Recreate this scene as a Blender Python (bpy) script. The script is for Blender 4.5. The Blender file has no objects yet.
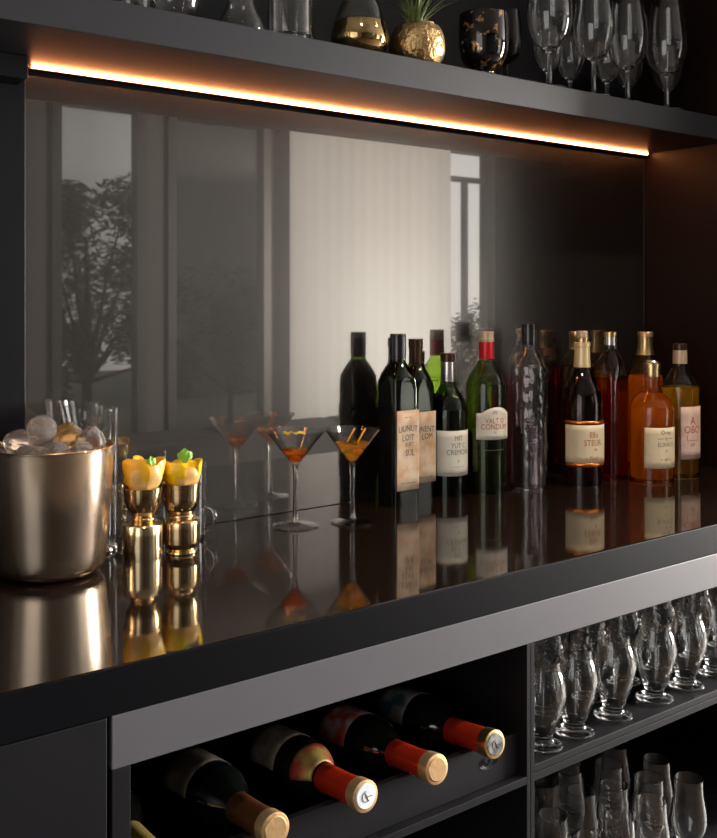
import bpy, bmesh, math, random
from mathutils import Vector, Matrix, noise
rnd = random.Random(7)
PI = math.pi
S = bpy.context.scene
C = S.collection
H = 0.38                      # eye height above the worktop
ZC = 0.92                     # worktop height

# ------------------------------------------------------------------ camera
cam_d = bpy.data.cameras.new('camera'); cam = bpy.data.objects.new('camera', cam_d); C.objects.link(cam)
S.camera = cam
cam_d.sensor_fit = 'HORIZONTAL'; cam_d.sensor_width = 36; cam_d.lens = 965 / 717 * 36
cam_d.shift_x = 0; cam_d.shift_y = -120 / 717
cam_d.clip_start = 0.02
cam.location = (0, -1.463, ZC + H)
cam.rotation_euler = (PI / 2, 0, -math.atan(713.5 / 965))
cam_d.dof.use_dof = False

# ------------------------------------------------------------------ world, daylight, exposure
W = bpy.data.worlds.new('sky'); S.world = W; W.use_nodes = True
wn = W.node_tree.nodes; wl = W.node_tree.links
bg = wn['Background']
tc = wn.new('ShaderNodeTexCoord'); sx = wn.new('ShaderNodeSeparateXYZ'); rp = wn.new('ShaderNodeValToRGB')
wl.new(tc.outputs['Generated'], sx.inputs[0]); wl.new(sx.outputs['Z'], rp.inputs[0]); wl.new(rp.outputs[0], bg.inputs[0])
rp.color_ramp.elements[0].position = 0.0; rp.color_ramp.elements[0].color = (1.0, 0.98, 0.95, 1)
rp.color_ramp.elements[1].position = 0.5; rp.color_ramp.elements[1].color = (0.50, 0.56, 0.66, 1)
# the sky brightens towards the sun side (+X)
mr_ = wn.new('ShaderNodeMapRange'); mr_.inputs[1].default_value = .35; mr_.inputs[2].default_value = .72; mr_.inputs[3].default_value = 1.3; mr_.inputs[4].default_value = 5.0
wl.new(sx.outputs['X'], mr_.inputs[0]); wl.new(mr_.outputs[0], bg.inputs[1])

def area(name, loc, rot, sx_, sy_, power, col, spread=PI):
    d = bpy.data.lights.new(name, 'AREA'); d.shape = 'RECTANGLE'; d.size = sx_; d.size_y = sy_
    d.energy = power; d.color = col; d.spread = spread
    o = bpy.data.objects.new(name, d); C.objects.link(o); o.location = loc; o.rotation_euler = rot
    return o
# daylight through the side window left of the bar, the one right of it, and the curtained one opposite
area('daylight_left_window', (-1.55, -1.75, 1.55), (0, -PI / 2, 0), 1.9, 1.5, 11, (1, .96, .90))
area('daylight_right_window', (6.15, -1.95, 1.45), (0, PI / 2, 0), 2.1, 1.9, 1200, (1, .96, .91))
area('daylight_curtained_window', (4.75, -5.0, .85), (PI / 2, 0, 0), 1.3, 1.4, 38, (.97, .98, 1))

# added ceiling fill spots that brighten the labels and give sparkle
FILL_SPOTS = [(.35, -1.25), (1.95, -1.25), (3.0, -1.35), (3.6, -2.4)]
for (x_, y_) in FILL_SPOTS:
    d = bpy.data.lights.new('fill_spot', 'SPOT'); d.energy = 24 if x_ < 1 else 112; d.color = (1, .86, .70); d.spot_size = 2.1; d.spot_blend = .7; d.shadow_soft_size = .045
    o = bpy.data.objects.new('fill_spot', d); C.objects.link(o); o.location = (x_, y_, 2.735)

S.view_settings.view_transform = 'Standard'
S.view_settings.look = 'None'
S.view_settings.gamma = 1
S.view_settings.use_curve_mapping = False
S.view_settings.exposure = 0.0
try:
    S.cycles.transparent_max_bounces = 48
    S.cycles.max_bounces = 16
    S.cycles.transmission_bounces = 14
    S.cycles.glossy_bounces = 8
    S.cycles.sample_clamp_indirect = 6
    S.cycles.caustics_refractive = True
except Exception:
    pass

# ------------------------------------------------------------------ materials
def nodes(name):
    m = bpy.data.materials.new(name); m.use_nodes = True
    return m, m.node_tree.nodes, m.node_tree.links
def pmat(name, col, rough=.5, metal=0, ior=1.5, coat=0, bump=None, aniso=0, spec=.5, trans=0, var=None, sss=0, tangent=False):
    """var=(scale, colour2, sharpness) mottling, bump=(scale, strength, (sx,sy,sz))"""
    m, n, l = nodes(name); b = n['Principled BSDF']
    b.inputs['Base Color'].default_value = (*col, 1); b.inputs['Roughness'].default_value = rough
    b.inputs['Metallic'].default_value = metal; b.inputs['IOR'].default_value = ior
    b.inputs['Coat Weight'].default_value = coat; b.inputs['Coat Roughness'].default_value = .03
    b.inputs['Anisotropic'].default_value = aniso; b.inputs['Specular IOR Level'].default_value = spec
    b.inputs['Transmission Weight'].default_value = trans
    if sss:
        b.inputs['Subsurface Weight'].default_value = sss; b.inputs['Subsurface Scale'].default_value = .01
        b.inputs['Subsurface Radius'].default_value = (1, .6, .2)
    tc = n.new('ShaderNodeTexCoord')
    if tangent:
        t = n.new('ShaderNodeTangent'); t.direction_type = 'RADIAL'; t.axis = 'Z'; l.new(t.outputs[0], b.inputs['Tangent'])
    if var:
        ns = n.new('ShaderNodeTexNoise'); ns.inputs['Scale'].default_value = var[0]; ns.inputs['Detail'].default_value = 6
        r = n.new('ShaderNodeValToRGB'); r.color_ramp.elements[0].position = .5 - var[2]; r.color_ramp.elements[1].position = .5 + var[2]
        r.color_ramp.elements[0].color = (*col, 1); r.color_ramp.elements[1].color = (*var[1], 1)
        l.new(tc.outputs['Object'], ns.inputs['Vector']); l.new(ns.outputs[0], r.inputs[0]); l.new(r.outputs[0], b.inputs['Base Color'])
    if bump:
        mp = n.new('ShaderNodeMapping'); mp.inputs['Scale'].default_value = bump[2]
        nb = n.new('ShaderNodeTexNoise'); nb.inputs['Scale'].default_value = bump[0]; nb.inputs['Detail'].default_value = 4
        bp = n.new('ShaderNodeBump'); bp.inputs['Strength'].default_value = bump[1]; bp.inputs['Distance'].default_value = .002
        l.new(tc.outputs['Object'], mp.inputs[0]); l.new(mp.outputs[0], nb.inputs['Vector']); l.new(nb.outputs[0], bp.inputs['Height'])
        l.new(bp.outputs[0], b.inputs['Normal'])
    return m
def thin_glass(name, tint=(.97, .98, .98), edge=(.55, .57, .58), refl=1.0, bump=None, rough=.01, base=.045):
    """glass wall: lets light straight through, reflects more towards its edges"""
    m, n, l = nodes(name); n.remove(n['Principled BSDF']); out = n['Material Output']
    lw = n.new('ShaderNodeLayerWeight'); lw.inputs['Blend'].default_value = .5
    p = n.new('ShaderNodeMath'); p.operation = 'POWER'; p.inputs[1].default_value = 3.5; l.new(lw.outputs['Facing'], p.inputs[0])
    ma = n.new('ShaderNodeMath'); ma.operation = 'MULTIPLY_ADD'; ma.inputs[1].default_value = .8 * refl; ma.inputs[2].default_value = base
    l.new(p.outputs[0], ma.inputs[0])
    p2 = n.new('ShaderNodeMath'); p2.operation = 'POWER'; p2.inputs[1].default_value = 2.2; l.new(lw.outputs['Facing'], p2.inputs[0])
    mc = n.new('ShaderNodeMix'); mc.data_type = 'RGBA'; mc.inputs[6].default_value = (*tint, 1); mc.inputs[7].default_value = (*edge, 1)
    l.new(p2.outputs[0], mc.inputs[0])
    tr = n.new('ShaderNodeBsdfTransparent'); l.new(mc.outputs[2], tr.inputs[0])
    g = n.new('ShaderNodeBsdfGlossy'); g.inputs['Roughness'].default_value = rough
    if bump:
        tc = n.new('ShaderNodeTexCoord'); vo = n.new('ShaderNodeTexVoronoi'); vo.inputs['Scale'].default_value = bump[0]
        vo.feature = 'SMOOTH_F1'
        bp = n.new('ShaderNodeBump'); bp.inputs['Strength'].default_value = bump[1]; bp.inputs['Distance'].default_value = .004
        l.new(tc.outputs['Object'], vo.inputs['Vector']); l.new(vo.outputs[0], bp.inputs['Height'])
        l.new(bp.outputs[0], g.inputs['Normal']); l.new(bp.outputs[0], lw.inputs['Normal'])
    mx = n.new('ShaderNodeMixShader'); l.new(ma.outputs[0], mx.inputs[0]); l.new(tr.outputs[0], mx.inputs[1]); l.new(g.outputs[0], mx.inputs[2])
    l.new(mx.outputs[0], out.inputs[0])
    return m
def glass(name, col, ior=1.45, rough=0.0, bump=None):
    m, n, l = nodes(name); n.remove(n['Principled BSDF']); g = n.new('ShaderNodeBsdfGlass')
    g.inputs[0].default_value = (*col, 1); g.inputs['Roughness'].default_value = rough; g.inputs['IOR'].default_value = ior
    if bump:
        tc = n.new('ShaderNodeTexCoord'); nb = n.new('ShaderNodeTexNoise'); nb.inputs['Scale'].default_value = bump[0]
        bp = n.new('ShaderNodeBump'); bp.inputs['Strength'].default_value = bump[1]; bp.inputs['Distance'].default_value = .004
        l.new(tc.outputs['Object'], nb.inputs['Vector']); l.new(nb.outputs[0], bp.inputs['Height']); l.new(bp.outputs[0], g.inputs['Normal'])
    l.new(g.outputs[0], n['Material Output'].inputs[0])
    return m
def liquor(name, col, glow, k=.22):
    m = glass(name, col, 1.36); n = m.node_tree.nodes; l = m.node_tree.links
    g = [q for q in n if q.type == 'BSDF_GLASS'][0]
    t = n.new('ShaderNodeBsdfTranslucent'); t.inputs[0].default_value = (*glow, 1)  # translucent colour mixed in so the drink seems lit from within
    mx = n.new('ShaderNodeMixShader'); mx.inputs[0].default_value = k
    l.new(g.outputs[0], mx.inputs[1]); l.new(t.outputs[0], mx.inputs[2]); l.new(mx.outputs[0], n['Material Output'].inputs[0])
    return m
def emis(name, col, s):
    m, n, l = nodes(name); n.remove(n['Principled BSDF']); e = n.new('ShaderNodeEmission')
    e.inputs[0].default_value = (*col, 1); e.inputs[1].default_value = s; l.new(e.outputs[0], n['Material Output'].inputs[0])
    return m

M = {}
M['black_lacquer'] = pmat('black_lacquer', (.006, .006, .008), .42, spec=.2, bump=(60, .05, (1, 1, 1)))
M['cabinet'] = pmat('charcoal_satin', (.0060, .0060, .0080), .5, spec=.15, bump=(90, .04, (1, 1, .08)), var=(9, (.0085, .0085, .0105), .3))
M['cabinet_in'] = pmat('cabinet_inside', (.010, .009, .010), .5, spec=.3)
M['apron'] = pmat('grey_satin_rail', (.074, .074, .086), .36, spec=.8, bump=(60, .03, (.1, 1, 1)), var=(7, (.080, .080, .093), .3))
M['edge'] = pmat('dark_reflection_edge', (.003, .003, .0042), .45, spec=.06, bump=(60, .05, (1, 1, 1)))  # near-black colour stands for the dark room reflected in the stone front
M['shelf'] = pmat('charcoal_shelf', (.013, .013, .017), .40, spec=.5, bump=(70, .03, (.1, 1, 1)))
M['panel'] = pmat('dark_brown_panel', (.0130, .0055, .0035), .45, spec=.15, bump=(40, .03, (1, 1, .2)))
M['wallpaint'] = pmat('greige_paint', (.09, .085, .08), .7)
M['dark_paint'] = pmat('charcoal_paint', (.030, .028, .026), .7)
M['glow_wall_paint'] = pmat('greige_paint_lit', (.30, .28, .26), .7)  # greige paled so the curtain's glow seems to reach the right wall
M['pale_wall'] = pmat('pale_plaster', (.34, .32, .30), .8, var=(1.3, (.28, .26, .25), .3))
M['dark_frame'] = pmat('dark_window_frame', (.012, .011, .011), .4)
M['floorwood'] = pmat('dark_oak_floor', (.04, .027, .018), .65, bump=(20, .2, (.2, 4, 1)), var=(6, (.085, .055, .035), .3))
M['ceiling'] = pmat('ceiling_paint', (.20, .19, .185), .8)
M['stone_out'] = pmat('garden_ground', (.06, .07, .035), .9, var=(3, (.12, .11, .07), .2))
M['render_out'] = pmat('grey_render', (.13, .125, .12), .9)
M['leaf_out'] = pmat('tree_leaf', (.018, .026, .010), .6, var=(12, (.035, .05, .018), .2))
M['bark'] = pmat('bark', (.03, .022, .016), .9)
M['led'] = emis('warm_led', (1, .33, .11), 60)
M['alu'] = pmat('dark_bronze', (.10, .07, .05), .4, 1)
M['ink'] = pmat('dark_ink', (.035, .032, .035), .6)
M['ink_grey'] = pmat('faded_ink', (.22, .19, .18), .6)
M['ink_red'] = pmat('red_ink', (.50, .09, .05), .6)
M['cream'] = pmat('cream_label', (.82, .78, .68), .55, var=(45, (.76, .70, .58), .2))
M['cream_warm'] = pmat('warm_cream_label', (.84, .72, .50), .55, var=(35, (.78, .63, .40), .2))
M['peach'] = pmat('aged_peach_label', (.80, .64, .48), .6, var=(32, (.62, .36, .20), .14))
M['pink_label'] = pmat('pinkish_label', (.80, .62, .50), .6, var=(40, (.66, .42, .33), .16))
M['orange_foil'] = pmat('orange_foil', (.85, .25, .05), .25, .9, bump=(80, .2, (1, 1, 1)))
M['gold_foil'] = pmat('gold_foil', (.80, .58, .26), .28, 1, bump=(150, .25, (1, 1, 1)))
M['cream_foil'] = pmat('cream_foil', (.85, .66, .36), .35, .35, bump=(90, .2, (1, 1, 1)))
M['silver_foil'] = pmat('silver_foil', (.72, .68, .66), .25, .9, bump=(90, .2, (1, 1, 1)))
M['red_foil'] = pmat('red_foil', (.62, .015, .03), .3, .3)
M['red_capsule'] = pmat('red_orange_capsule', (.46, .030, .010), .25, .5, bump=(110, .35, (1, 1, 1)))
M['copper_capsule'] = pmat('copper_capsule', (.40, .15, .06), .3, .9, bump=(90, .5, (1, 1, 1)))
M['gold_end'] = pmat('gold_capsule_end', (.72, .47, .24), .35, .8, bump=(120, .3, (1, 1, 1)))
M['yellow_capsule'] = pmat('yellow_capsule', (.55, .42, .12), .35, .6)
M['black_cap'] = pmat('black_screw_cap', (.012, .011, .012), .25, coat=.4)
M['brown_cap'] = pmat('dark_brown_cap', (.08, .045, .03), .3, .6)
M['beige_cap'] = pmat('beige_cap', (.62, .48, .32), .4, .3)
M['chrome'] = pmat('chrome', (.85, .84, .83), .1, 1)
M['black_glass'] = pmat('black_bottle_glass', (.004, .005, .004), .04, coat=.6, spec=.6)
M['green_shell'] = thin_glass('green_bottle_glass', (.62, .80, .24), (.12, .20, .03), .6)
M['dkgreen_shell'] = thin_glass('dark_green_bottle_glass', (.26, .36, .12), (.02, .03, .01), .55)
M['olive_shell'] = thin_glass('olive_bottle_glass', (.85, .84, .38), (.22, .24, .05), .6)
M['clear_shell'] = thin_glass('clear_bottle_glass', (.95, .95, .95), (.50, .48, .50), .9, bump=None)
M['embossed_shell'] = thin_glass('embossed_bottle_glass', (.96, .96, .96), (.62, .60, .62), 1.0, bump=(48, .6), base=.09)
M['amber_shell'] = thin_glass('amber_bottle_glass', (.99, .88, .72), (.66, .34, .12), .7)
M['wine_dark'] = pmat('dark_wine', (.006, .004, .004), .08)
M['red_brandy'] = glass('red_brown_liquor', (.34, .035, .015), 1.40)
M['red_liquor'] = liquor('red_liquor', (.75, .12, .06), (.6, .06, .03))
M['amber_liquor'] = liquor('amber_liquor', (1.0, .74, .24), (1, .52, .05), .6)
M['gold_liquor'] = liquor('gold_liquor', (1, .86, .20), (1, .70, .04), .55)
M['clear_liquor'] = glass('clear_spirit', (.86, .83, .86), 1.36, bump=(60, .35))
M['glass'] = thin_glass('drinking_glass')
M['crystal'] = glass('crystal', (.985, .985, .985), 1.5)
M['fine_glass'] = thin_glass('fine_glass', (.995, .995, .995), (.94, .94, .94), 1.2, base=.11)
M['glass_foot'] = glass('solid_glass', (.97, .97, .97), 1.5)
M['smoke_gold'] = thin_glass('smoked_glass', (.28, .24, .20), (.05, .04, .03), .9)
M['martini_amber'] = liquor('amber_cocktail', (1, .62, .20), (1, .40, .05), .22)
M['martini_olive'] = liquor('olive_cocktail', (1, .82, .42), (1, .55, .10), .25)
M['brushed'] = pmat('brushed_champagne_metal', (.66, .52, .39), .20, 1, aniso=.7, tangent=True, bump=(300, .02, (.02, .02, 3)))
M['brushed_in'] = pmat('warm_metal_inside', (.80, .58, .38), .22, 1)
M['brass'] = pmat('polished_brass', (.74, .52, .27), .13, 1, aniso=.5, tangent=True, bump=(300, .05, (.02, .02, 3)))
M['brass_pale'] = pmat('pale_brass', (.76, .60, .36), .16, 1, aniso=.5, tangent=True, bump=(300, .05, (.02, .02, 3)))
M['hammered'] = pmat('hammered_brass', (.62, .42, .20), .32, 1, bump=(120, 1.0, (1, 1, 1)), var=(60, (.42, .27, .12), .2))
for q in M['hammered'].node_tree.nodes:
    if q.type == 'BUMP': q.inputs['Distance'].default_value = .0035
M['gold_mirror'] = pmat('gold_mirror_coating', (.72, .52, .24), .08, 1, var=(30, (.35, .24, .10), .1))
M['mercury'] = pmat('black_gold_mercury', (.012, .010, .010), .08, .6, coat=.8, var=(75, (.50, .28, .10), .05))
for e_ in [q for q in M['mercury'].node_tree.nodes if q.type == 'VALTORGB']: e_.color_ramp.elements[0].position = .56; e_.color_ramp.elements[1].position = .64
M['fruit'] = pmat('mango_flesh', (1, .46, .015), .30, sss=.2, bump=(60, .15, (1, 1, 1)), var=(22, (.98, .62, .06), .2))
M['fruit_pale'] = pmat('pale_mango_skin', (.85, .48, .16), .38, sss=.3, bump=(60, .15, (1, 1, 1)))
M['fruit_yellow'] = pmat('yellow_mango_flesh', (1, .62, .012), .30, sss=.2, bump=(60, .15, (1, 1, 1)))
M['mint'] = pmat('mint_green', (.22, .50, .04), .4, bump=(200, .3, (1, 1, 1)))
M['grass'] = pmat('grass_green', (.09, .14, .03), .45, var=(30, (.18, .22, .06), .2))
M['terracotta'] = pmat('pinkish_cork', (.62, .38, .25), .6)
M['peel'] = pmat('orange_peel', (.95, .42, .03), .4)
M['olive'] = pmat('green_olive', (.30, .36, .05), .35)

# ice: clear with a milky heart
m, n, l = nodes('ice'); b = n['Principled BSDF']; M['ice'] = m
b.inputs['Base Color'].default_value = (1, .95, .92, 1); b.inputs['Transmission Weight'].default_value = .93
b.inputs['IOR'].default_value = 1.31; b.inputs['Roughness'].default_value = .02
tcn = n.new('ShaderNodeTexCoord'); nb = n.new('ShaderNodeTexNoise'); nb.inputs['Scale'].default_value = 45
bp = n.new('ShaderNodeBump'); bp.inputs['Strength'].default_value = .5; bp.inputs['Distance'].default_value = .003
l.new(tcn.outputs['Object'], nb.inputs['Vector']); l.new(nb.outputs[0], bp.inputs['Height']); l.new(bp.outputs[0], b.inputs['Normal'])

M['ice_gleam'] = M['ice'].copy(); M['ice_gleam'].name = 'gleaming_ice'  # amber put into the ice colour stands for warm reflections
M['ice_gleam'].node_tree.nodes['Principled BSDF'].inputs['Base Color'].default_value = (1, .72, .36, 1)
# worktop: polished near-black stone with tiny warm flecks
m, n, l = nodes('polished_black_stone'); b = n['Principled BSDF']; M['stone'] = m
b.inputs['IOR'].default_value = 1.75; b.inputs['Roughness'].default_value = .055
tcn = n.new('ShaderNodeTexCoord'); vo = n.new('ShaderNodeTexVoronoi'); vo.inputs['Scale'].default_value = 210
r = n.new('ShaderNodeValToRGB'); r.color_ramp.elements[0].position = .07; r.color_ramp.elements[0].color = (.10, .065, .04, 1)
r.color_ramp.elements[1].position = .10; r.color_ramp.elements[1].color = (.011, .0065, .0045, 1)
l.new(tcn.outputs['Object'], vo.inputs['Vector']); l.new(vo.outputs[0], r.inputs[0]); l.new(r.outputs[0], b.inputs['Base Color'])
ns = n.new('ShaderNodeTexNoise'); ns.inputs['Scale'].default_value = 9; ns.inputs['Detail'].default_value = 8
mr = n.new('ShaderNodeMapRange'); mr.inputs[3].default_value = .035; mr.inputs[4].default_value = .085
l.new(tcn.outputs['Object'], ns.inputs['Vector']); l.new(ns.outputs[0], mr.inputs[0]); l.new(mr.outputs[0], b.inputs['Roughness'])

# backsplash: smoked, softly blurred mirror glass with a few specks
m, n, l = nodes('smoked_mirror'); n.remove(n['Principled BSDF']); M['mirror'] = m
tcn = n.new('ShaderNodeTexCoord')
d1 = n.new('ShaderNodeBsdfPrincipled'); d1.inputs['Base Color'].default_value = (.011, .008, .006, 1); d1.inputs['Roughness'].default_value = .5
g1 = n.new('ShaderNodeBsdfGlossy'); g1.inputs['Color'].default_value = (.39, .36, .33, 1); g1.inputs['Roughness'].default_value = .02
g2 = n.new('ShaderNodeBsdfGlossy'); g2.inputs['Color'].default_value = (.39, .36, .33, 1); g2.inputs['Roughness'].default_value = .22
mg = n.new('ShaderNodeMixShader'); mg.inputs[0].default_value = .30; l.new(g1.outputs[0], mg.inputs[1]); l.new(g2.outputs[0], mg.inputs[2])
vo = n.new('ShaderNodeTexVoronoi'); vo.inputs['Scale'].default_value = 55
sp = n.new('ShaderNodeMath'); sp.operation = 'LESS_THAN'; sp.inputs[1].default_value = .05
l.new(tcn.outputs['Object'], vo.inputs['Vector']); l.new(vo.outputs[0], sp.inputs[0])
mm = n.new('ShaderNodeMath'); mm.operation = 'MULTIPLY_ADD'; mm.inputs[1].default_value = -.12; mm.inputs[2].default_value = .55
l.new(sp.outputs[0], mm.inputs[0])
mx = n.new('ShaderNodeMixShader'); l.new(mm.outputs[0], mx.inputs[0]); l.new(d1.outputs[0], mx.inputs[1]); l.new(mg.outputs[0], mx.inputs[2])
l.new(mx.outputs[0], n['Material Output'].inputs[0])

# sheer curtain
m, n, l = nodes('sheer_linen'); n.remove(n['Principled BSDF']); M['sheer'] = m
t = n.new('ShaderNodeBsdfTranslucent'); t.inputs[0].default_value = (.80, .78, .75, 1)
d = n.new('ShaderNodeBsdfDiffuse'); d.inputs[0].default_value = (.7, .68, .65, 1)
mx = n.new('ShaderNodeMixShader'); mx.inputs[0].default_value = .4; l.new(t.outputs[0], mx.inputs[1]); l.new(d.outputs[0], mx.inputs[2])
l.new(mx.outputs[0], n['Material Output'].inputs[0])

# ------------------------------------------------------------------ helpers
def finish(name, bm, mat, parent=None, smooth=True, loc=None, angle=.7, bevel=0):
    bmesh.ops.recalc_face_normals(bm, faces=bm.faces)
    me = bpy.data.meshes.new(name); bm.to_mesh(me); bm.free()
    if smooth:
        for p in me.polygons: p.use_smooth = True
        me.set_sharp_from_angle(angle=angle)
    if mat is not None:
        for x in (mat if isinstance(mat, (list, tuple)) else [mat]): me.materials.append(x)
    o = bpy.data.objects.new(name, me); C.objects.link(o)
    if parent: o.parent = parent
    if loc: o.location = loc
    if bevel:
        b = o.modifiers.new('bevel', 'BEVEL'); b.width = bevel; b.segments = 2; b.limit_method = 'ANGLE'
    return o
def box(bm, x0, x1, y0, y1, z0, z1):
    vs = [bm.verts.new(p) for p in ((x0, y0, z0), (x1, y0, z0), (x1, y1, z0), (x0, y1, z0), (x0, y0, z1), (x1, y0, z1), (x1, y1, z1), (x0, y1, z1))]
    for f in ((0, 3, 2, 1), (4, 5, 6, 7), (0, 1, 5, 4), (1, 2, 6, 5), (2, 3, 7, 6), (3, 0, 4, 7)): bm.faces.new([vs[i] for i in f])
def boxes(name, lst, mat, parent=None, bevel=0, loc=None):
    bm = bmesh.new()
    for b in lst: box(bm, *b)
    return finish(name, bm, mat, parent, smooth=False, bevel=bevel, loc=loc)
def tag(o, label, cat, group=None):
    o['label'] = label; o['category'] = cat
    if group: o['group'] = group
    return o
def struct(o):
    o['kind'] = 'structure'; return o
def thing(name, label, cat, loc=(0, 0, 0), rz=0, group=None):
    o = bpy.data.objects.new(name, None); C.objects.link(o); o.location = loc; o.rotation_euler = (0, 0, rz)
    o.empty_display_size = .02
    return tag(o, label, cat, group)
def interp(prof, sub=4):
    """smooth a profile with Catmull-Rom; a point (r,z,1) is a hard corner"""
    out = []
    n = len(prof)
    for i in range(n - 1):
        p0 = prof[max(i - 1, 0)] if len(prof[i]) < 3 else prof[i]
        p1, p2 = prof[i], prof[i + 1]
        p3 = prof[min(i + 2, n - 1)] if len(prof[i + 1]) < 3 else prof[i + 1]
        for k in range(sub):
            t = k / sub
            f = lambda a, b, c, d: .5 * (2 * b + (c - a) * t + (2 * a - 5 * b + 4 * c - d) * t * t + (3 * b - a - 3 * c + d) * t ** 3)
            out.append((max(0, f(p0[0], p1[0], p2[0], p3[0])), f(p0[1], p1[1], p2[1], p3[1])))
    out.append((prof[-1][0], prof[-1][1]))
    return out
def lathe_bm(bm, prof, seg=48, sq=None, deform=None):
    rings = []
    for (r, z) in [(p[0], p[1]) for p in prof]:
        if r < 1e-5:
            rings.append([bm.verts.new((0, 0, z))]); continue
        ring = []
        w = sq(z) if sq else 0
        for k in range(seg):
            a = 2 * PI * (k + .5) / seg
            c, s_ = math.cos(a), math.sin(a)
            q = (abs(c) ** 7 + abs(s_) ** 7) ** (-1 / 7)
            rr = r * ((1 - w) + w * q)
            p = (rr * c, rr * s_, z)
            if deform: p = deform(*p)
            ring.append(bm.verts.new(p))
        rings.append(ring)
    for a, b in zip(rings, rings[1:]):
        if len(a) == 1 and len(b) == 1: continue
        for k in range(seg):
            j = (k + 1) % seg
            if len(a) == 1: bm.faces.new((a[0], b[k], b[j]))
            elif len(b) == 1: bm.faces.new((a[k], b[0], a[j]))
            else: bm.faces.new((a[k], b[k], b[j], a[j]))
def lathe(name, prof, mat, parent=None, seg=48, sq=None, loc=None, deform=None, angle=.7):
    bm = bmesh.new(); lathe_bm(bm, prof, seg, sq, deform)
    return finish(name, bm, mat, parent, loc=loc, angle=angle)
def shell(outer, t):
    """closed wall of thickness t from an outer profile that starts on the axis and ends at the rim"""
    n = len(outer); inner = []
    for i in range(n):
        a = outer[max(i - 1, 0)]; b = outer[min(i + 1, n - 1)]
        dx, dz = b[0] - a[0], b[1] - a[1]; L = math.hypot(dx, dz) or 1
        inner.append((max(0, outer[i][0] - dz / L * t), outer[i][1] + dx / L * t))
    inner[0] = (0, outer[0][1] + t)
    return [(p[0], p[1]) for p in outer] + [(max(0, outer[-1][0] - t), outer[-1][1])] + inner[::-1][1:]
def tube_bm(bm, pts, rads, seg=10):
    pts = [Vector(p) for p in pts]; rings = []
    for i, p in enumerate(pts):
        d = (pts[min(i + 1, len(pts) - 1)] - pts[max(i - 1, 0)]).normalized()
        u = d.cross(Vector((0, 0, 1)));
        if u.length < .05: u = d.cross(Vector((1, 0, 0)))
        u.normalize(); v = d.cross(u)
        r = rads[i] if isinstance(rads, (list, tuple)) else rads
        rings.append([bm.verts.new(p + (u * math.cos(2 * PI * k / seg) + v * math.sin(2 * PI * k / seg)) * r) for k in range(seg)])
    for a, b in zip(rings, rings[1:]):
        for k in range(seg): bm.faces.new((a[k], a[(k + 1) % seg], b[(k + 1) % seg], b[k]))
    bm.faces.new(rings[0]); bm.faces.new(rings[-1][::-1])
def profile_r(prof, z):
    best = None
    for a, b in zip(prof, prof[1:]):
        if min(a[1], b[1]) <= z <= max(a[1], b[1]) and abs(b[1] - a[1]) > 1e-7:
            t = (z - a[1]) / (b[1] - a[1]); r = a[0] + (b[0] - a[0]) * t
            best = r if best is None else max(best, r)
    return best or prof[-1][0]

def wrap_patch(name, R, z0, z1, half, mat, parent, flat=False, rot=0, arch=0, off=.0006, nx=24, nz=6):
    """label facing -Y, wrapped on radius R (or flat at distance R), half = half width in metres"""
    bm = bmesh.new(); g = []
    for j in range(nz + 1):
        row = []
        for i in range(nx + 1):
            u = (i / nx * 2 - 1) * half
            top = z1 + arch * max(0, 1 - (abs(u) / (half * .75)) ** 2) if arch else z1
            z = z0 + (top - z0) * j / nz
            rr = R(z) if callable(R) else R
            if flat: p = (u, -(rr + off), z)
            else:
                a = u / rr + rot; p = ((rr + off) * math.sin(a), -(rr + off) * math.cos(a), z)
            row.append(bm.verts.new(p))
        g.append(row)
    for j in range(nz):
        for i in range(nx): bm.faces.new((g[j][i], g[j][i + 1], g[j + 1][i + 1], g[j + 1][i]))
    o = finish(name, bm, mat, parent, angle=1.2)
    sm = o.modifiers.new('paper', 'SOLIDIFY'); sm.thickness = .0003; sm.offset = 1
    return o
_txt = {}
def text_mesh(s):
    if s not in _txt:
        cu = bpy.data.curves.new('t', 'FONT'); cu.body = s; cu.align_x = 'CENTER'; cu.size = 1; cu.resolution_u = 2
        o = bpy.data.objects.new('t', cu); C.objects.link(o)
        dg = bpy.context.evaluated_depsgraph_get(); dg.update()
        me = bpy.data.meshes.new_from_object(o.evaluated_get(dg)); bpy.data.objects.remove(o); bpy.data.curves.remove(cu)
        _txt[s] = me
    return _txt[s]
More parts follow.
